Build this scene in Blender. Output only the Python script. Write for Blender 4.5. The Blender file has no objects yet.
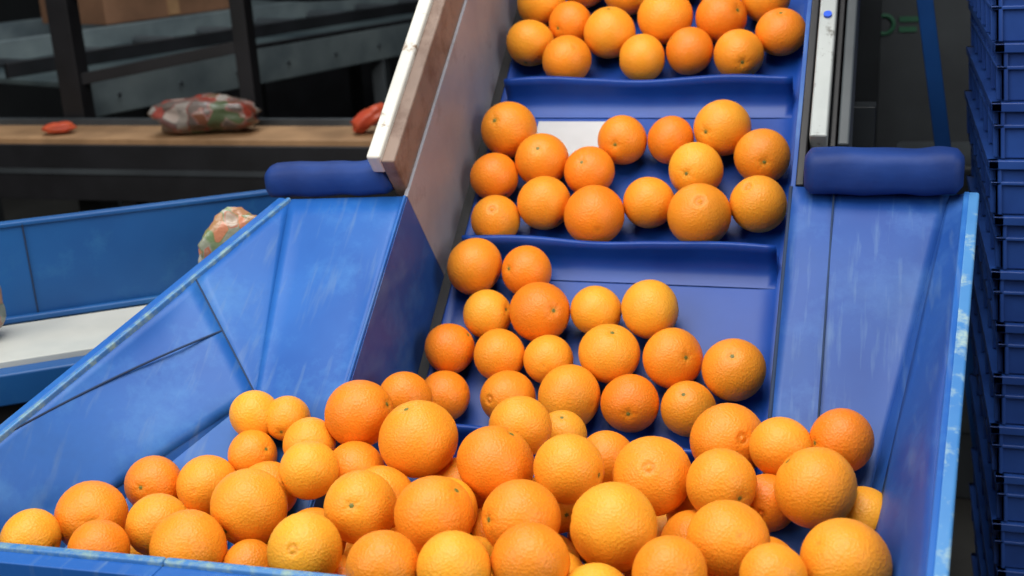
import bpy, math, random
import numpy as np
from mathutils import Vector, Matrix, Euler, noise
random.seed(7); np.random.seed(7)
SL=math.radians(38); S=math.sin(SL); C=math.cos(SL)
sc=bpy.context.scene
try: sc.view_settings.view_transform='Standard'
except Exception: pass
# ------------------------------------------------------------ materials
def srgb(r,g,b):
    f=lambda c:(c/255/12.92) if c/255<=.04045 else ((c/255+.055)/1.055)**2.4
    return (f(r),f(g),f(b),1)
def newmat(name):
    m=bpy.data.materials.new(name); m.use_nodes=True
    nt=m.node_tree; b=nt.nodes['Principled BSDF']; return m,nt,b
def tex_noise(nt,scale,detail=4,rough=.55):
    tc=nt.nodes.new('ShaderNodeTexCoord'); n=nt.nodes.new('ShaderNodeTexNoise')
    n.inputs['Scale'].default_value=scale; n.inputs['Detail'].default_value=detail; n.inputs['Roughness'].default_value=rough
    nt.links.new(tc.outputs['Object'],n.inputs['Vector']); return n
def ramp(nt,src,stops):
    r=nt.nodes.new('ShaderNodeValToRGB'); nt.links.new(src,r.inputs[0])
    e=r.color_ramp.elements
    while len(e)<len(stops): e.new(.5)
    for i,(p,c) in enumerate(stops): e[i].position=p; e[i].color=c
    return r
def mat(name,c1,c2,scale=6,rough=.45,metal=0,bump=.1,bscale=40,spec=.5,lo=.35,hi=.65,bdist=.002):
    m,nt,b=newmat(name)
    n=tex_noise(nt,scale); r=ramp(nt,n.outputs['Fac'],[(lo,c1),(hi,c2)])
    nt.links.new(r.outputs[0],b.inputs['Base Color'])
    b.inputs['Roughness'].default_value=rough; b.inputs['Metallic'].default_value=metal
    b.inputs['Specular IOR Level'].default_value=spec
    if bump>0:
        n2=tex_noise(nt,bscale); bp=nt.nodes.new('ShaderNodeBump'); bp.inputs['Strength'].default_value=bump; bp.inputs['Distance'].default_value=bdist
        nt.links.new(n2.outputs['Fac'],bp.inputs['Height']); nt.links.new(bp.outputs[0],b.inputs['Normal'])
    return m
def worn(name,base1,base2,wear,scale=30,thr=.56,rough=.45,metal=0,soft=.04,spec=.5,streak=False):
    m,nt,b=newmat(name)
    n=tex_noise(nt,5); r=ramp(nt,n.outputs['Fac'],[(.35,base1),(.65,base2)])
    n2=tex_noise(nt,scale,6,.7); r2=ramp(nt,n2.outputs['Fac'],[(thr-soft,(0,0,0,1)),(thr+soft,(1,1,1,1))])
    mx=nt.nodes.new('ShaderNodeMixRGB'); nt.links.new(r2.outputs[0],mx.inputs[0]); nt.links.new(r.outputs[0],mx.inputs[1]); mx.inputs[2].default_value=wear
    out=mx
    if streak:
        tc=nt.nodes.new('ShaderNodeTexCoord'); mp=nt.nodes.new('ShaderNodeMapping'); mp.inputs['Scale'].default_value=(60,5,9); mp.inputs['Rotation'].default_value=(.4,.3,.2)
        nt.links.new(tc.outputs['Object'],mp.inputs[0]); n3=nt.nodes.new('ShaderNodeTexNoise'); n3.inputs['Scale'].default_value=1.6; n3.inputs['Detail'].default_value=5
        nt.links.new(mp.outputs[0],n3.inputs['Vector']); r3=ramp(nt,n3.outputs['Fac'],[(.56,(0,0,0,1)),(.76,(.55,.55,.55,1))])
        mx2=nt.nodes.new('ShaderNodeMixRGB'); nt.links.new(r3.outputs[0],mx2.inputs[0]); nt.links.new(mx.outputs[0],mx2.inputs[1]); mx2.inputs[2].default_value=srgb(90,122,164)
        n4=tex_noise(nt,2.5,6,.7); r4=ramp(nt,n4.outputs['Fac'],[(.52,(1,1,1,1)),(.68,(.72,.74,.78,1))])
        mx3=nt.nodes.new('ShaderNodeMixRGB'); mx3.blend_type='MULTIPLY'; mx3.inputs[0].default_value=1
        nt.links.new(mx2.outputs[0],mx3.inputs[1]); nt.links.new(r4.outputs[0],mx3.inputs[2])
        out=mx3
    nt.links.new(out.outputs[0],b.inputs['Base Color']); b.inputs['Roughness'].default_value=rough; b.inputs['Metallic'].default_value=metal
    b.inputs['Specular IOR Level'].default_value=spec
    bp=nt.nodes.new('ShaderNodeBump'); bp.inputs['Strength'].default_value=.25; bp.inputs['Distance'].default_value=.001
    nt.links.new(n2.outputs['Fac'],bp.inputs['Height']); nt.links.new(bp.outputs[0],b.inputs['Normal'])
    return m
M_blue=worn('blue_liner',srgb(22,82,160),srgb(34,98,176),srgb(56,116,182),scale=9,thr=.62,rough=.5,soft=.12,spec=.4,streak=True)
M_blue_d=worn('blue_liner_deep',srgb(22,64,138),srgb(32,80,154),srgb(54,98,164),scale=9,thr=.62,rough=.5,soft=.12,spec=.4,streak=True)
M_belt=mat('blue_belt',srgb(8,52,132),srgb(16,68,154),scale=5,rough=.42,bump=.15,bscale=12,bdist=.004,spec=.4)
M_cleat=mat('blue_cleat',srgb(10,54,136),srgb(18,68,152),scale=8,rough=.42,spec=.4)
M_roll=mat('blue_rubber',srgb(14,44,104),srgb(22,58,126),scale=10,rough=.6,bump=.3,bscale=60,spec=.3)
M_rim=worn('worn_blue_edge',srgb(50,108,170),srgb(66,124,182),srgb(130,160,158),scale=60,thr=.56,soft=.1)
M_rimw=worn('scuffed_blue_edge',srgb(58,116,178),srgb(78,136,190),srgb(150,176,178),scale=26,thr=.58,soft=.06)
M_trough=worn('trough_blue',srgb(12,72,132),srgb(18,84,146),srgb(36,96,148),scale=12,thr=.66,rough=.5,soft=.1)
M_seam=mat('seam_sealant',srgb(20,40,70),srgb(30,55,90),rough=.8,bump=0)
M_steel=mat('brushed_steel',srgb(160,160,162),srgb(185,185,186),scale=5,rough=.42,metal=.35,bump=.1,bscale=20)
M_guard=worn('grey_guard_sheet',srgb(132,132,142),srgb(156,156,164),srgb(112,108,112),scale=10,thr=.64,rough=.48,metal=.1,soft=.1,spec=.4)
M_rust=worn('rusty_rail_face',srgb(112,94,84),srgb(134,114,102),srgb(88,64,52),scale=18,thr=.6,rough=.6,soft=.12)
M_white=worn('white_rail_top',srgb(190,189,182),srgb(210,209,200),srgb(134,112,92),scale=22,thr=.60,rough=.45)
M_rail=worn('silver_rail',srgb(140,146,146),srgb(164,169,168),srgb(104,104,100),scale=26,thr=.62,rough=.4,metal=.2)
M_black=mat('black_steel',srgb(16,16,19),srgb(28,28,32),rough=.5,bump=.1)
M_dkgrey=mat('dark_machine_paint',srgb(44,48,52),srgb(64,70,74),scale=3,rough=.5)
M_teal=mat('weathered_steel_panel',srgb(92,104,110),srgb(128,140,142),scale=4,rough=.4,metal=.3)
M_tealtop=mat('steel_table_top',srgb(66,80,86),srgb(104,118,120),scale=3,rough=.3,metal=.4)
M_tan=mat('plywood_deck',srgb(130,98,66),srgb(168,130,92),scale=6,rough=.7)
M_card=mat('cardboard',srgb(110,78,56),srgb(136,98,72),scale=5,rough=.85)
M_wbelt=mat('white_belt',srgb(172,176,172),srgb(198,198,190),scale=5,rough=.6)
M_crate=mat('navy_crate_plastic',srgb(24,54,116),srgb(36,72,142),scale=8,rough=.4)
M_conc=mat('concrete',srgb(48,46,44),srgb(70,68,64),scale=2,rough=.85)
M_wall=mat('dark_wall_paint',srgb(28,31,33),srgb(42,45,47),scale=1,rough=.9)
M_green=mat('green_label_print',srgb(32,80,60),srgb(40,98,70),rough=.6,bump=0)
M_red=mat('red_plastic',srgb(180,60,40),srgb(205,95,58),scale=15,rough=.4)
M_brace=mat('blue_painted_steel',srgb(16,66,132),srgb(24,82,155),rough=.45)
M_bluedot=mat('blue_bolt_cap',srgb(20,70,190),srgb(30,90,210),rough=.4,bump=0)
def bagmat(name,cols,scale):
    m,nt,b=newmat(name)
    tc=nt.nodes.new('ShaderNodeTexCoord'); v=nt.nodes.new('ShaderNodeTexVoronoi'); v.inputs['Scale'].default_value=scale; v.feature='SMOOTH_F1'; v.inputs['Smoothness'].default_value=.25
    nt.links.new(tc.outputs['Object'],v.inputs['Vector'])
    sp=nt.nodes.new('ShaderNodeSeparateColor'); nt.links.new(v.outputs['Color'],sp.inputs[0])
    r=ramp(nt,sp.outputs[0],[(.15+.7*i/len(cols),c) for i,c in enumerate(cols)])
    nt.links.new(r.outputs[0],b.inputs['Base Color']); b.inputs['Roughness'].default_value=.3
    b.inputs['Coat Weight'].default_value=.3
    n2=tex_noise(nt,60); bp=nt.nodes.new('ShaderNodeBump'); bp.inputs['Strength'].default_value=.5; bp.inputs['Distance'].default_value=.005
    nt.links.new(n2.outputs['Fac'],bp.inputs['Height']); nt.links.new(bp.outputs[0],b.inputs['Normal'])
    return m
M_bag=bagmat('printed_net_bag',[srgb(100,88,82),srgb(165,60,46),srgb(96,88,84),srgb(175,165,155),srgb(140,56,44),srgb(80,92,64)],24)
M_bag2=bagmat('printed_packet',[srgb(170,165,150),srgb(185,100,70),srgb(160,160,148),srgb(105,130,85),srgb(190,125,95)],45)
def peel():
    m,nt,b=newmat('orange_peel')
    a=nt.nodes.new('ShaderNodeAttribute'); a.attribute_name='peel'
    n=tex_noise(nt,16,4); r=ramp(nt,n.outputs['Fac'],[(.3,(.88,.80,.66,1)),(.7,(1,1,1,1))])
    mx=nt.nodes.new('ShaderNodeMixRGB'); mx.blend_type='MULTIPLY'; mx.inputs[0].default_value=1
    nt.links.new(a.outputs['Color'],mx.inputs[1]); nt.links.new(r.outputs[0],mx.inputs[2])
    nb=tex_noise(nt,55,5,.7); rb=ramp(nt,nb.outputs['Fac'],[(.70,(0,0,0,1)),(.76,(.35,.35,.35,1))])
    mb=nt.nodes.new('ShaderNodeMixRGB'); nt.links.new(rb.outputs[0],mb.inputs[0]); nt.links.new(mx.outputs[0],mb.inputs[1]); mb.inputs[2].default_value=(.42,.17,.03,1)
    nt.links.new(mb.outputs[0],b.inputs['Base Color'])
    b.inputs['Roughness'].default_value=.47; b.inputs['Specular IOR Level'].default_value=.42
    b.inputs['Subsurface Weight'].default_value=.12; b.inputs['Subsurface Radius'].default_value=(1,.4,.1); b.inputs['Subsurface Scale'].default_value=.006
    v=nt.nodes.new('ShaderNodeTexVoronoi'); v.inputs['Scale'].default_value=380
    tc=nt.nodes.new('ShaderNodeTexCoord'); nt.links.new(tc.outputs['Object'],v.inputs['Vector'])
    bp=nt.nodes.new('ShaderNodeBump'); bp.inputs['Strength'].default_value=.6; bp.inputs['Distance'].default_value=.0008
    nt.links.new(v.outputs['Distance'],bp.inputs['Height']); nt.links.new(bp.outputs[0],b.inputs['Normal'])
    return m
M_peel=peel()
# ------------------------------------------------------------ helpers
def empty(name,loc=(0,0,0)):
    o=bpy.data.objects.new(name,None); bpy.context.collection.objects.link(o); o.location=loc; o.empty_display_size=.05; return o
def mk(name,verts,faces,m,parent=None,smooth=False,thick=0,bevel=0,off=0):
    me=bpy.data.meshes.new(name); me.from_pydata([tuple(v) for v in verts],[],faces); me.materials.append(m); me.update()
    o=bpy.data.objects.new(name,me); bpy.context.collection.objects.link(o)
    if parent: o.parent=parent; o.matrix_parent_inverse=parent.matrix_basis.inverted()
    if smooth:
        for p in me.polygons: p.use_smooth=True
    if thick: 
        s=o.modifiers.new('sheet','SOLIDIFY'); s.thickness=thick; s.offset=off
    if bevel:
        b=o.modifiers.new('bev','BEVEL'); b.width=bevel; b.segments=3; b.limit_method='ANGLE'
        for p in me.polygons: p.use_smooth=True
        w=o.modifiers.new('wn','WEIGHTED_NORMAL')
    return o
CUBE=[(-1,-1,-1),(1,-1,-1),(1,1,-1),(-1,1,-1),(-1,-1,1),(1,-1,1),(1,1,1),(-1,1,1)]
CF=[(0,3,2,1),(4,5,6,7),(0,1,5,4),(1,2,6,5),(2,3,7,6),(3,0,4,7)]
def box(name,lo,hi,m,parent=None,bevel=.002,fn=None):
    c=[(lo[i]+hi[i])/2 for i in range(3)]; h=[(hi[i]-lo[i])/2 for i in range(3)]
    v=[(c[0]+x*h[0],c[1]+y*h[1],c[2]+z*h[2]) for x,y,z in CUBE]
    if fn: v=[fn(*p) for p in v]
    return mk(name,v,CF,m,parent,bevel=bevel)
def beam(name,a,b,w,h,m,parent=None,up=(0,0,1),bevel=.002):
    a=Vector(a);b=Vector(b);d=(b-a).normalized()
    if abs(d.z)>.95: up=(0,1,0)
    s=d.cross(Vector(up)).normalized();u=s.cross(d)
    v=[]
    for e in (a,b):
        for x,y in ((-1,-1),(1,-1),(1,1),(-1,1)): v.append(e+s*x*w/2+u*y*h/2)
    return mk(name,v,[(0,1,2,3),(7,6,5,4),(0,4,5,1),(1,5,6,2),(2,6,7,3),(3,7,4,0)],m,parent,bevel=bevel)
def tube(name,pts,r,m,parent=None,seg=10):
    cu=bpy.data.curves.new(name,'CURVE'); cu.dimensions='3D'; sp=cu.splines.new('POLY'); sp.points.add(len(pts)-1)
    for i,p in enumerate(pts): sp.points[i].co=(*p,1)
    cu.bevel_depth=r; cu.bevel_resolution=3; cu.use_fill_caps=True; cu.materials.append(m)
    o=bpy.data.objects.new(name,cu); bpy.context.collection.objects.link(o)
    if parent: o.parent=parent
    return o
def patch(name,p00,p10,p11,p01,m,parent,nu=14,nv=14,amp=.002,fr=5,thick=.004,seed=0):
    P=[Vector(p) for p in (p00,p10,p11,p01)]
    nn=(P[1]-P[0]).cross(P[3]-P[0]).normalized()
    vs=[];fs=[]
    for j in range(nv+1):
        for i in range(nu+1):
            a=i/nu;b=j/nv
            p=P[0]*(1-a)*(1-b)+P[1]*a*(1-b)+P[2]*a*b+P[3]*(1-a)*b
            k=min(1,8*min(a,1-a,b,1-b))
            p=p+nn*amp*k*noise.noise(p*fr+Vector((seed,0,0)))*2
            vs.append(p)
    for j in range(nv):
        for i in range(nu):
            q=j*(nu+1)+i; fs.append((q,q+1,q+nu+2,q+nu+1))
    return mk(name,vs,fs,m,parent,smooth=True,thick=thick)
def B(x,s,n): return (x,1.625+s*C-n*S,1.128+s*S+n*C)
# ------------------------------------------------------------ room
box('floor',(-6,-2.5,-.1),(4,9,0),M_conc,bevel=0)
box('ceiling',(-6,-2.5,4.2),(4,9,4.3),M_wall,bevel=0)
box('wall_back',(-6,9,0),(4,9.1,4.2),M_wall,bevel=0)
box('wall_left',(-6.1,-2.5,0),(-6,9,4.2),M_wall,bevel=0)
box('wall_right',(4,-2.5,0),(4.1,9,4.2),M_wall,bevel=0)
box('wall_front',(-6,-2.6,0),(4,-2.5,4.2),M_wall,bevel=0)
# ------------------------------------------------------------ elevator conveyor
cv=empty('cleated_incline_conveyor')
XL,XR=-.577,-.122
s0,s1=-.50,1.35
vs=[];fs=[];ns=90;prof=[(XL-.004,.012),(XL+.006,.002),(XL+.03,0),(-.46,0),(-.35,0),(-.24,0),(XR-.03,0),(XR-.006,.002),(XR+.004,.012)]
for i in range(ns+1):
    s=s0+(s1-s0)*i/ns
    for x,n in prof:
        vs.append(B(x,s,n+.0012*noise.noise(Vector((x*9,s*9,0)))))
k=len(prof)
for i in range(ns):
    for j in range(k-1): fs.append((i*k+j,i*k+j+1,(i+1)*k+j+1,(i+1)*k+j))
mk('belt',vs,fs,M_belt,cv,smooth=True,thick=.005,off=-1)
box('belt_return',(XL,s0,-.16),(XR,s1,-.155),M_belt,cv,0,fn=B)
for q in range(-1,5):
    sb=-.041+.305*q
    pr=[(-.034,.002),(-.018,.004),(-.008,.010),(-.003,.022),(-.001,.036),(.001,.047),(.006,.048),(.006,.036),(.006,.02),(.010,.008),(.02,.003)]
    vs=[];fs=[];nx=36
    for i in range(nx+1):
        x=XL+.006+(XR-XL-.012)*i/nx
        w=.006*noise.noise(Vector((x*7,q*3.1,0)))
        for a,n in pr:
            vs.append(B(x,sb+a+w*(n/.045),n+ (w*.6 if n>.03 else 0)))
    k=len(pr)
    for i in range(nx):
        for j in range(k-1): fs.append((i*k+j,(i+1)*k+j,(i+1)*k+j+1,i*k+j+1))
    fs.append(tuple(range(k))); fs.append(tuple(range(nx*k+k-1,nx*k-1,-1)))
    mk('cleat_%d'%(q+2),vs,fs,M_cleat,cv,smooth=True)
box('glare_plate',(-.515,.130,.0015),(-.405,.222,.003),M_steel,cv,.001,fn=B)  # pale plate added to stand in for glare on the plain belt
GL=-.600; SE=-.078
box('guard_left',(GL-.006,SE,-.06),(GL,s1,.192),M_guard,cv,.001,fn=B)
box('rail_left_face',(GL-.024,SE+.012,.165),(GL-.004,s1,.250),M_rust,cv,.003,fn=B)
box('rail_left_top',(GL-.042,SE+.012,.225),(GL-.022,s1,.258),M_white,cv,.004,fn=B)
box('edge_strip_left',(GL,s0,.0),(XL-.005,s1,.006),M_black,cv,0,fn=B)
GR=-.104; SR=-.05
box('guard_right',(GR,SR,-.06),(GR+.006,s1,.19),M_blue_d,cv,.001,fn=B)
box('edge_strip_right',(XR+.005,s0,.0),(GR,s1,.006),M_black,cv,0,fn=B)
box('rail_right_gasket',(GR+.006,SR,.13),(GR+.016,s1,.195),M_black,cv,.002,fn=B)
box('rail_right_top',(GR+.018,.02,.16),(GR+.040,s1,.205),M_rail,cv,.003,fn=B)
box('rail_right_channel',(GR+.042,.02,.10),(GR+.050,s1,.185),M_black,cv,.002,fn=B)
box('rail_right_side',(GR+.052,.02,.06),(GR+.066,s1,.19),M_dkgrey,cv,.003,fn=B)
for s in (.23,.42,.62):
    p=B(GR+.029,s,.2055); n=Vector((0,-S,C))
    tube('bolt_cap',[p,tuple(Vector(p)+n*.003)],.0055,M_bluedot,cv)
for x in (-.63,-.075):
    box('stringer',(x-.02,-.05,-.2),(x+.02,s1,-.06),M_dkgrey,cv,.003,fn=B)
for s in (.35,1.15):
    for x in (-.67,-.035):
        p=B(x,s,-.13); box('leg',(x-.025,p[1]-.025,0),(x+.025,p[1]+.025,p[2]+.02),M_dkgrey,cv)
    p=B(0,s,-.13); box('cross_member',(-.67,p[1]-.02,p[2]-.3),(-.035,p[1]+.02,p[2]-.25),M_dkgrey,cv)
for s in (s0,s1):
    a=B(XL,s,-.08);b=B(XR,s,-.08); tube('drum',[a,b],.075,M_dkgrey,cv)
# ------------------------------------------------------------ hopper
hp=empty('blue_feed_hopper')
R0=(-.771,1.44,1.224); RM=(-.832,1.278,1.160); R1=(-.985,.87,1.0)
B0=(-.721,1.203,1.038); B1=(-.965,.87,.90); F0=(-.673,.976,.862); F1=(-.955,.87,.86)
I0=B(GL-.003,SE,.19); 
def Q(y): return 1.019+(y-1.177)*S/C
IL=(GL-.003,.973,Q(.973))
patch('rear_panel_left',R0,I0,IL,F0,M_blue,hp,16,20,.004,6)
patch('side_wall_left_rear',R0,RM,B0,B0,M_blue,hp,10,12,.001,6)
patch('side_wall_left',RM,R1,B1,B0,M_blue,hp,24,12,.005,5,seed=3)
mk('side_wall_left_lower',[B0,B1,F1,F0],[(0,1,2,3)],M_blue,hp,thick=.003)
def cheek(name,x,top_s,m):
    a=B(x,top_s,-.03);b=B(x,top_s,.19)
    t=(x,.973,Q(.973)); mk(name,[a,b,t,(x,.973,.80),(x,1.12,.70)],[(0,1,2,3,4)],m,hp,thick=.005)
cheek('chute_cheek_left',GL-.003,SE+.0,M_blue_d)
cheek('chute_cheek_right',GR+.003,SR,M_blue_d)
RR0=(.098,1.457,1.244);RR1=(.050,.87,1.068);CR0=(.080,1.463,1.240);CR1=(.0168,1.205,1.040);CR2=(-.035,.985,.866)
IR0=B(GR+.003,SR,.19); IR1=(GR+.003,.973,Q(.973))
patch('rear_panel_right',IR0,CR0,CR2,IR1,M_blue_d,hp,14,20,.003,6,seed=8)
patch('side_wall_right',CR0,RR0,RR1,(-.03,.87,.86),M_blue_d,hp,8,24,.006,7,seed=5)
mk('side_wall_right_lower',[CR0,CR1,CR2,(-.03,.87,.86)],[(0,1,2,3)],M_blue_d,hp,thick=.003)
mk('hopper_floor',[(-.955,.87,.857),(-.03,.87,.857),(-.035,1.0,.857),(GR,1.28,.857),(GL,1.28,.857),(GL,.98,.857),(-.673,.98,.857)],[(0,1,2,3,4,5,6)],M_blue_d,hp,thick=.004)
FR=[(-.985,.868,1.0),(-.64,.866,1.012),(-.3,.868,1.018),(-.1,.868,1.02),(.050,.87,1.068)]
vs=[];fs=[]
for p in FR: vs.append(p)
for p in FR: vs.append((min(max(p[0],-.955),-.03),.87,.857))
for i in range(4): fs.append((i,i+1,i+6,i+5))
mk('front_wall',vs,fs,M_blue_d,hp,thick=.004)
for i in range(4):
    a,b=FR[i],FR[i+1]
    beam('front_rim',a,b,.010,.010,M_rim,hp,bevel=.003)
    beam('front_flange',(a[0],a[1]-.014,a[2]-.014),(b[0],b[1]-.014,b[2]-.014),.02,.028,M_blue,hp)
beam('rim_left',R0,R1,.007,.010,M_rim,hp,bevel=.002)
d=Vector((-.010,.002,-.004))
beam('rim_left_outer',tuple(Vector(R0)+d),tuple(Vector(R1)+d),.014,.016,M_blue,hp,bevel=.002)
beam('rim_right',RR0,RR1,.007,.010,M_blue,hp,bevel=.002)
d=Vector((.0075,0,-.002))
beam('rim_right_outer',tuple(Vector(RR0)+d),tuple(Vector(RR1)+d),.013,.014,M_rimw,hp,bevel=.003)
def wallpt(a,b,off=.003):
    P=[Vector(p) for p in (RM,R1,B1,B0)]
    n=(P[1]-P[0]).cross(P[3]-P[0]).normalized()
    if n.x<0: n=-n
    return tuple(P[0]*(1-a)*(1-b)+P[1]*a*(1-b)+P[2]*a*b+P[3]*(1-a)*b+n*off)
tube('seam_vertical',[wallpt(0,b/8,.001) for b in range(9)],.0016,M_seam,hp)
tube('seam_long',[wallpt(.66*t/10,.46*(1-t/10),.0015) for t in range(11)],.0014,M_seam,hp)
def sline(x,a,b,off=.193): return [B(x,a+(b-a)*t/8,off) for t in range(9)]
tube('seam_right_panel',sline(-.052,-.06,-.56,.1948),.0012,M_seam,hp)
tube('fold_left',sline(GL-.004,SE,-.60,.192),.0022,M_blue,hp)
tube('fold_right',sline(GR+.001,SR,-.55,.190),.0025,M_seam,hp)
for x,y,z in ((-.90,.90,.85),(-.06,.90,.85),(-.72,1.40,1.1),(.07,1.42,1.12)):
    box('hopper_leg',(x-.02,y-.02,0),(x+.02,y+.02,z),M_brace,hp)
def pad(name,c,L,h,dp,tilt=0):
    prof=[]
    for i in range(20):
        t=2*math.pi*i/20; cx,sx=math.cos(t),math.sin(t)
        prof.append((abs(cx)**.7*math.copysign(1,cx)*dp/2,abs(sx)**.6*math.copysign(1,sx)*h/2))
    vs=[];fs=[];n=26
    for i in range(n+1):
        u=-1+2*i/n; e=(1-abs(u)**18)**.5 if abs(u)<1 else 0
        e=.7+.3*e if abs(u)<1 else .66
        for a,b in prof:
            w=noise.noise(Vector((u*3,a*20,b*20)))*.002
            vs.append((c[0]+u*L/2,c[1]+a*e+w,c[2]+b*e+tilt*u+w))
    for i in range(n):
        for j in range(20): fs.append((i*20+j,i*20+(j+1)%20,(i+1)*20+(j+1)%20,(i+1)*20+j))
    fs.append(tuple(range(19,-1,-1)));fs.append(tuple(range(n*20,n*20+20)))
    mk(name,vs,fs,M_roll,hp,smooth=True)
pad('rubber_pad_left',(-.717,1.462,1.250),.186,.046,.05,.004)
pad('rubber_pad_right',(.003,1.462,1.270),.180,.054,.055,.001)
# ------------------------------------------------------------ oranges
TH=[.0,.05,.1,.15,.21,.3,.42]+[.42+(math.pi-.84)*i/17 for i in range(1,17)]+[math.pi-.42,math.pi-.3,math.pi-.21,math.pi-.15,math.pi-.1,math.pi-.05,math.pi]
NS=32
def template(kind):
    vs=[];tag=[]
    for th in TH:
        t2=math.pi-th
        rr=1-.055*math.exp(-(th/.17)**2)+.008*math.exp(-((th-.4)/.2)**2)
        if kind==1: rr+= -.05*math.exp(-((t2-.11)/.05)**2)+.01*math.exp(-((t2-.22)/.06)**2)
        else: rr-=.02*math.exp(-(t2/.12)**2)
        for j in range(NS):
            ph=2*math.pi*j/NS
            w=rr
            if th<.6: w+=.006*math.cos(ph*6)*math.exp(-((th-.25)/.15)**2)
            vs.append((math.sin(th)*math.cos(ph)*w,math.sin(th)*math.sin(ph)*w,math.cos(th)*w))
            g=math.exp(-(th/.12)**2); b=math.exp(-((t2-.11)/.05)**2) if kind==1 else math.exp(-(t2/.06)**2)
            tag.append((g,b))
    fs=[]
    for i in range(len(TH)-1):
        for j in range(NS):
            fs.append((i*NS+j,(i+1)*NS+j,(i+1)*NS+(j+1)%NS,i*NS+(j+1)%NS))
    base=len(vs)
    vs.append((0,0,.975));tag.append((9,0))
    for j in range(12):
        ph=2*math.pi*j/12; q=.085 if j%2==0 else .05
        vs.append((q*math.cos(ph),q*math.sin(ph),.955));tag.append((9,0))
    for j in range(12): fs.append((base,base+1+j,base+1+(j+1)%12,base+1+(j+1)%12))
    fs=[f if f[2]!=f[3] else f[:3] for f in fs]
    return np.array(vs),fs,np.array(tag)
TPL=[template(0),template(1)]
def build_oranges(name,items,yellow):
    V=[];Fc=[];col=[];off=0
    for (x,y,z,r,axis) in items:
        kind=random.choice((0,0,1)) if axis is None else axis[1]
        tv,tf,tg=TPL[kind]
        v=tv*np.array([1,1,random.uniform(.93,1.03)])
        ph=np.random.rand(3)*6
        l=1+.015*np.sin(v[:,0]*2.3+ph[0])*np.cos(v[:,1]*2.1+ph[1])+.012*np.sin(v[:,2]*3+ph[2])
        v=v*l[:,None]*r
        if axis is None:
            R_=Euler((random.uniform(0,6.3),random.uniform(0,6.3),random.uniform(0,6.3))).to_matrix()
        else:
            a=Vector(axis[0]).normalized(); 
            if kind==1: a=-a
            R_=a.to_track_quat('Z','Y').to_matrix()
        v=v@np.array(R_).T+np.array([x,y,z])
        t=min(1.15,max(0,random.gauss(yellow,.36)))
        A=np.array([.87,.245,.010]);Bc=np.array([.92,.40,.026])
        base=A*(1-t)+Bc*t; base=base*random.uniform(.93,1.02)
        c=np.ones((len(v),4)); 
        g=np.clip(tg[:,0],0,1)[:,None]*.55; b=np.clip(tg[:,1],0,1)[:,None]*.35
        c3=base[None,:]*(1-g)+np.array([.45,.30,.03])*g
        c3=c3*(1-b)+np.array([.38,.12,.01])*b
        c3[tg[:,0]>5]=[.16,.17,.035]
        c[:,:3]=c3
        V.append(v);col.append(c);Fc+= [tuple(q+off for q in f) for f in tf]; off+=len(v)
    V=np.concatenate(V);col=np.concatenate(col)
    me=bpy.data.meshes.new(name); me.from_pydata(V.tolist(),[],Fc); me.materials.append(M_peel)
    at=me.attributes.new('peel','FLOAT_COLOR','POINT'); at.data.foreach_set('color',col.astype(np.float32).ravel())
    me.polygons.foreach_set('use_smooth',[True]*len(me.polygons)); me.update()
    o=bpy.data.objects.new(name,me); bpy.context.collection.objects.link(o); return o
BELT=[(-545,447,40),(-546,354,39),(-488,399,36),(-479,316,39),(-479,489,40),(-418,372,41),(-360,320,37),(-404,467,39),(-333,400,44),(-288,333,37),(-328,495,40),(-246,400,40),(-212,323,38),(-153,369,38),(-181,445,39),(-542,167,43),(-481,112,40),(-549,80,36),(-531,2,36),(-462,31,40),(-384,8,43),(-406,93,37),(-366,153,37),(-295,156,35),(-221,174,41),(-251,97,39),(-160,123,39),(-311,38,37),(-236,12,44),(-158,37,39),(-543,-85,41),(-467,-86,36),(-509,-159,34),(-433,-156,41),(-358,-145,34),(-284,-143,40),(-550,-217,35),(-478,-223,35),(-410,-225,33),(-328,-214,40),(-245,-215,39),(-166,-227,40),(-540,-290,34),(-453,-287,36),(-370,-283,42),(-291,-283,37),(-217,-284,35),
(-540,640,39),(-455,635,40),(-372,632,39),(-290,640,41),(-205,632,38),(-500,705,39),(-410,710,40),(-325,708,38),(-240,712,40),(-160,690,38),(-255,473,37)]
items=[]
for x,s,r in BELT:
    p=B(x/1000,s/1000,r/1000+.002); items.append((p[0],p[1],p[2],r/1000,None))
beltpts=[i[:4] for i in items]
build_oranges('oranges_on_conveyor',items,.42)
PILE="""54274722933 55865025039 61262421931 65565623327 69364923829 47561824044 37959822942 38069322936 34775119430 29658623637 28169819432 21160122941 14669622941 13958623436 08665724532 02666625433 04758823841 00261019930 09661920030 11948422938 22849022942 40146823439 31748323238 48447822937 54760220134 57655122632 62850719941 71656718535 78156018433 72247518434 80847918439 66243818439 84242118432 51441021636 60144916428 75541718431 41837922934 35338822934 28841322936 16341922934 07443022930 01546722940 68261420429""".split()
items=[]
for w in PILE:
    x=-int(w[0:3])/1000;y=.5+int(w[3:6])/1000;z=.8+int(w[6:9])/1000;r=int(w[9:11])/1000
    items.append([x,y,z,r,None])
axes={8:((.1,-.3,.9),0),23:((.15,-.9,.55),0),11:((.05,-.75,.6),1),33:((.1,-.85,.5),1),5:((-.2,-.2,1),0),21:((.6,.1,.7),0)}
for k,a in axes.items(): items[k][4]=a
base=[tuple(i[:4]) for i in items]; fill=[]
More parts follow.
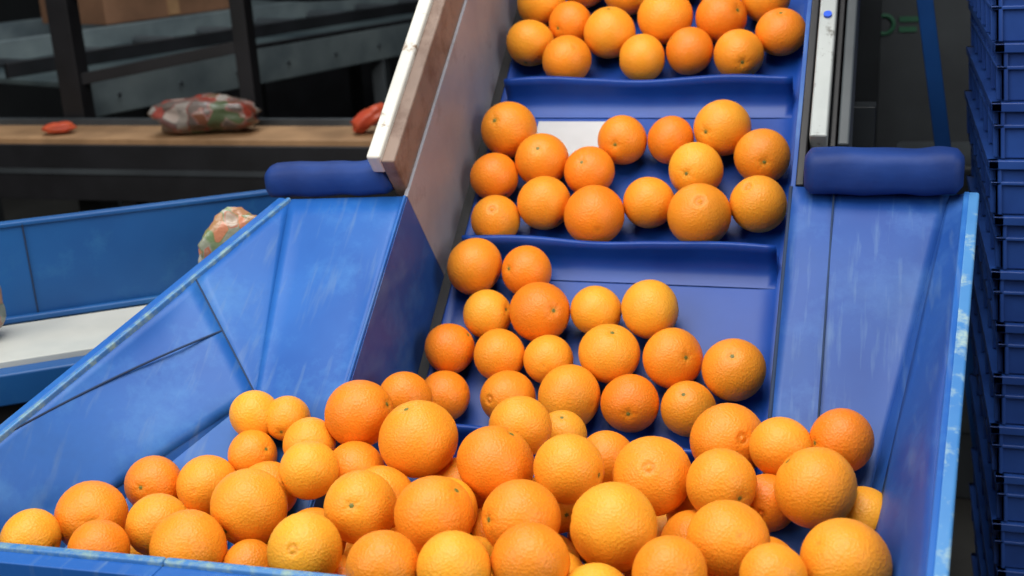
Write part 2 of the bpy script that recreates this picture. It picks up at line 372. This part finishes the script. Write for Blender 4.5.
# fruit lying on the left rear panel, between the larger ones
for rr,fac in ((.034,.90),(.030,.90)):
    for i in range(44):
        for j in range(32):
            x=-.86+i*.007; y=.93+j*.0075; n=.192+rr
            z=1.128+((y-1.625)*S+n)/C
            if y>1.16 or x>GL-.01 or x< -.715-(1.15-y)*.75+rr*.4 or z<.9: continue
            if all((x-a)**2+(y-b)**2+(z-c)**2>((rr+q)*fac)**2 for a,b,c,q in base+fill): fill.append((x,y,z,rr))
def okfill(x,y,z,r):
    n=(z-1.128)*C-(y-1.625)*S
    if GL+r<x<GR-r:
        if n<r: return False
    elif n<.19+r: return False
    if x<GL and x < -.70-(1.10-y)*.85+r: return False
    if x>GR and x>-.035-r: return False
    return y>.875+r and z>.86+r*.9
for lay,z in enumerate((.999,.975,.955,.92,.898)):
    for i in range(26):
        for j in range(16):
            x=-.88+i*.0385+random.uniform(-.004,.004)+lay*.02; y=.912+j*.0335+random.uniform(-.004,.004)+lay*.013
            r=random.uniform(.033,.038)
            zs=.985+.045*min(max((x+.75)/.2,0),1)
            if z>zs-.03 or y>1.25 or (y>1.15 and z>.93): continue
            if not okfill(x,y,z,r): continue
            if all((x-a)**2+(y-b)**2+(z-c)**2>((r+q)*.93)**2 for a,b,c,q in base+fill+beltpts): fill.append((x,y,z,r))
items+= [(a,b,c,q,None) for a,b,c,q in fill]
build_oranges('orange_pile',[tuple(i) for i in items],.66)
# ------------------------------------------------------------ side transfer trough (left)
tr=empty('side_transfer_conveyor')
dv=Vector((.812,.584,0)); nv=Vector((.584,-.812,0))
T0=Vector((-1.242,1.421,0))
def T(a,b,z): 
    p=T0+dv*a+nv*b; return (p.x,p.y,z)
box('trough_back_wall',(-.7,-.012,.93),(.42,0,1.181),M_trough,tr,.002,fn=T)
box('trough_back_lip',(-.7,-.016,1.176),(.42,.003,1.183),M_trough,tr,.002,fn=T)
box('trough_foot',(-.7,0,1.03),(.42,.012,1.04),M_trough,tr,.003,fn=T)
box('carry_belt',(-.7,.012,1.018),(.42,.18,1.03),M_wbelt,tr,.002,fn=T)
box('trough_front_curb',(-.7,.18,.975),(.42,.212,1.022),M_trough,tr,.004,fn=T)
box('frame_rail',(-.7,-.01,.86),(.42,.20,.975),M_black,tr,.002,fn=T)
for a in (-.6,.35):
    for b in (.02,.17): 
        p=T(a,b,0); box('trough_leg',(p[0]-.02,p[1]-.02,0),(p[0]+.02,p[1]+.02,.87),M_black,tr)
tube('wall_joint',[T(.03,.002,1.04),T(.03,.002,1.18)],.0012,M_seam,tr)
def bag(name,c,size,m,rot,seed,parent=None):
    vs=[];fs=[];nu,nv_=36,20
    E=Euler(rot).to_matrix()
    for i in range(nv_+1):
        th=math.pi*i/nv_
        for j in range(nu):
            ph=2*math.pi*j/nu
            x=math.copysign(abs(math.sin(th)*math.cos(ph))**.7,math.cos(ph)); y=math.copysign(abs(math.sin(th)*math.sin(ph))**.7,math.sin(ph)); z=math.copysign(abs(math.cos(th))**.8,math.cos(th))
            w=1+.25*noise.noise(Vector((x*1.8+seed,y*1.8,z*1.8)))+.08*noise.noise(Vector((x*6,y*6+seed,z*6)))
            v=E@Vector((x*size[0]*w,y*size[1]*w,z*size[2]*w))+Vector(c); vs.append(v)
    for i in range(nv_):
        for j in range(nu): fs.append((i*nu+j,(i+1)*nu+j,(i+1)*nu+(j+1)%nu,i*nu+(j+1)%nu))
    return mk(name,vs,fs,m,parent,smooth=True)
bag('snack_packet',(-.868,1.476,1.118),(.062,.014,.074),M_bag2,(0,-.70,.49),3)
bag('fruit_packet',(-1.238,1.335,1.082),(.035,.028,.05),M_bag2,(0,.2,.5),5)
# ------------------------------------------------------------ background packing line
dk=empty('packing_table')
box('deck',(-3.1,2.95,.98),(-1.1,3.16,1.0),M_tan,dk)
box('front_fascia',(-3.1,2.93,.82),(-1.1,2.95,.985),M_black,dk)
box('front_trim',(-3.1,2.925,.90),(-1.1,2.93,.915),M_dkgrey,dk,0)
box('rear_upstand',(-3.1,3.16,.95),(-1.1,3.18,1.02),M_dkgrey,dk)
box('under_shelf',(-3.1,2.95,.45),(-1.1,3.16,.48),M_black,dk)
for x in (-3.05,-2.1,-1.15):
    for y in (2.97,3.13): box('table_leg',(x-.025,y-.025,0),(x+.025,y+.025,.98),M_black,dk)
bag('produce_net_bag',(-1.875,3.05,1.055),(.15,.08,.048),M_bag,(0,0,.1),1)
bag('red_glove',(-1.36,3.05,1.045),(.055,.04,.024),M_red,(0,-.5,.3),9)
bag('red_glove',(-2.36,3.02,1.02),(.045,.03,.014),M_red,(0,0,.3),12)
pl=empty('packing_line_conveyor')
D=Vector((.32,.947,0));N=Vector((-.947,.32,0));O=Vector((-2.48,3.30,0))
def L(a,b,z):
    p=O+D*a+N*b; return (p.x,p.y,z)
box('side_panel',(0,0,.99),(3.2,.02,1.12),M_teal,pl,.004,fn=L)
box('table_top',(0,.02,1.09),(3.2,1.65,1.11),M_tealtop,pl,.004,fn=L)
box('centre_rail',(0,.85,1.11),(3.2,.88,1.19),M_teal,pl,.004,fn=L)
box('far_rail',(0,1.65,1.04),(3.2,1.68,1.19),M_teal,pl,.004,fn=L)
box('mid_guide',(0,.38,1.11),(3.2,.40,1.16),M_black,pl,.002,fn=L)
box('near_guide',(0,.0,1.12),(3.2,.025,1.135),M_black,pl,.002,fn=L)
for i in range(12):
    tube('bolt',[L(.15+i*.26,-.002,1.05),L(.15+i*.26,-.006,1.05)],.007,M_dkgrey,pl)
for i in range(9):
    a=.2+i*.34; tube('roller',[L(a,.42,1.12),L(a,.83,1.12)],.022,M_dkgrey,pl)
for a in (.1,1.5,3.0):
    for b in (.04,.82,1.6):
        p=L(a,b,0); box('line_leg',(p[0]-.03,p[1]-.03,0),(p[0]+.03,p[1]+.03,1.09),M_dkgrey,pl)
fr=empty('machine_frame')
def fb(n,a,b,w=.07,h=.07,m=M_black,par=None): beam(n,a,b,w,h,m,par or fr)
fb('post_1',(-2.43,3.22,0),(-2.43,3.22,1.9),.075,.06)
fb('post_2',(-1.86,3.30,.0),(-1.86,3.30,1.9),.05,.05)
fb('top_beam',(-2.43,3.22,1.42),(-1.86,3.30,1.42),.05,.05)
fb('low_beam',(-2.43,3.22,1.13),(-1.86,3.30,1.22),.035,.035)
fb('rear_beam',(-1.86,3.30,1.42),(-1.3,4.6,1.42),.05,.05)
fb('post_3',(-1.3,4.6,0),(-1.3,4.6,1.9),.06,.06)
cb=empty('cardboard_box')
box('carton',(.80,.90,1.192),(1.50,1.35,1.50),M_card,cb,.004,fn=L)
box('flap_front',(.80,.80,1.49),(1.50,.90,1.50),M_card,cb,.001,fn=L)
box('tape_strip',(1.12,.895,1.20),(1.18,.90,1.49),M_tan,cb,0,fn=L)
pt=empty('sorting_machine')
box('hood',(-4.9,7.6,.9),(-2.0,8.5,1.4),M_dkgrey,pt,.02)
box('base',(-4.8,7.7,0),(-2.1,8.4,.9),M_black,pt,.01)
box('hood_rail',(-4.9,7.54,1.18),(-2.0,7.6,1.24),M_teal,pt,.01)
tube('air_hose',[(-2.2+.08*i,3.30+.07*i,1.42-.10*math.sin(i/12*math.pi)) for i in range(13)],.008,M_black,fr)
# ------------------------------------------------------------ right side
cb2=empty('control_cabinet')
box('cabinet_body',(-.25,3.1,0),(.62,3.5,1.75),M_dkgrey,cb2,.01)
box('cabinet_door',(-.22,3.085,.2),(.60,3.10,1.70),M_dkgrey,cb2,.006)
box('door_handle',(-.17,3.06,.95),(-.15,3.085,1.1),M_steel,cb2)
lx,lz=-.005,1.265
ring=[(lx+.022*math.cos(t/16*2*math.pi),3.082,lz+.022*math.sin(t/16*2*math.pi)) for t in range(17)]
tube('logo_ring',ring,.005,M_green,cb2)
box('logo_bar_1',(lx+.035,3.08,lz-.018),(lx+.075,3.086,lz-.006),M_green,cb2,0)
box('logo_bar_2',(lx+.035,3.08,lz+.006),(lx+.10,3.086,lz+.018),M_green,cb2,0)
br=empty('blue_support_brace')
beam('brace_post',(.045,2.3,1.50),(.300,2.3,0),.028,.028,M_brace,br)
box('brace_foot',(.24,2.24,0),(.36,2.36,.012),M_brace,br)
mf=empty('drive_unit')
box('gearbox',(.03,2.5,.75),(.22,2.75,1.05),M_dkgrey,mf,.015)
box('pedestal',(.06,2.55,0),(.18,2.7,.75),M_black,mf)
def crate_stack(name,x0,y0,w,d,levels,pitch,lean):
    vs=[];fs=[]
    ca,sa=math.cos(lean),math.sin(lean)
    def add(lo,hi):
        b=len(vs)
        for x,y,z in CUBE:
            X=(lo[0]+hi[0])/2+x*(hi[0]-lo[0])/2;Y=(lo[1]+hi[1])/2+y*(hi[1]-lo[1])/2;Z=(lo[2]+hi[2])/2+z*(hi[2]-lo[2])/2
            vs.append((x0+X-Z*sa,y0+Y,Z*ca+.03))
        fs.extend([tuple(i+b for i in f) for f in CF])
    for k in range(levels):
        z=k*pitch
        j=.004*((k*37)%5-2)/2
        t=.006;ins=.008
        add((ins+j,ins,z),(w-ins+j,ins+t,z+pitch-.008)); add((ins+j,d-ins-t,z),(w-ins+j,d-ins,z+pitch-.008))
        add((ins+j,ins,z),(ins+t+j,d-ins,z+pitch-.008)); add((w-ins-t+j,ins,z),(w-ins+j,d-ins,z+pitch-.008))
        for zz,h,o in ((z+pitch-.014,.012,0),(z+pitch-.036,.005,.003)):
            add((o+j,o,zz),(w-o+j,o+.014,zz+h)); add((o+j,d-.014-o,zz),(w-o+j,d-o,zz+h))
            add((o+j,o,zz),(o+.014+j,d-o,zz+h)); add((w-.014-o+j,o,zz),(w-o+j,d-o,zz+h))
        n=7
        for i in range(n):
            xx=.012+i*(w-.03)/(n-1); add((xx+j,.003,z),(xx+.005+j,.014,z+pitch-.008))
            yy=.012+i*(d-.03)/(n-1); add((.003+j,yy,z),(.014+j,yy+.005,z+pitch-.008))
    add((.02,.02,0),(w-.02,d-.02,.006))
    o=mk(name,vs,fs,M_crate,None,bevel=.0015)
    return o
crate_stack('plastic_crate_stack',.226,1.66,.40,.58,21,.076,math.radians(4.1))
# ------------------------------------------------------------ lights
def area(name,loc,target,size,e,col=(1,1,1),sy=None):
    l=bpy.data.lights.new(name,'AREA'); l.energy=e; l.size=size; l.color=col
    if sy: l.shape='RECTANGLE'; l.size_y=sy
    o=bpy.data.objects.new(name,l); bpy.context.collection.objects.link(o); o.location=loc
    o.rotation_euler=(Vector(target)-Vector(loc)).to_track_quat('-Z','Y').to_euler(); return o
area('overhead_light',(-.5,.6,3.6),(-.4,1.2,1),2.0,98,(1,.98,.945))
area('window_light',(-2.4,-1.2,3.0),(-.4,1.3,1),2.0,62,(1,.98,.95))
area('side_fill',(2.4,-.3,2.4),(-.4,1.5,1.1),1.6,48,(1,.98,.96))  # added fill lamp from the right, no fixture behind it
area('line_light',(-2.0,3.6,3.9),(-2.6,4.6,1),1.5,68,(.9,.96,1))
w=bpy.data.worlds.new('world'); sc.world=w; w.use_nodes=True
w.node_tree.nodes['Background'].inputs[0].default_value=(.5,.55,.6,1); w.node_tree.nodes['Background'].inputs[1].default_value=.2
# ------------------------------------------------------------ camera
c=bpy.data.cameras.new('camera'); o=bpy.data.objects.new('camera',c); bpy.context.collection.objects.link(o)
c.sensor_width=36; c.lens=42.19; c.clip_start=.05
c.dof.use_dof=True; c.dof.focus_distance=1.36; c.dof.aperture_fstop=6.3
r=Vector((.9563,.2876,-.0521)).normalized(); f=Vector((-.2893,.9066,-.308)).normalized(); u=r.cross(f).normalized(); r=f.cross(u)
o.matrix_world=Matrix(((r.x,u.x,-f.x,0),(r.y,u.y,-f.y,0),(r.z,u.z,-f.z,1.6),(0,0,0,1)))
sc.camera=o
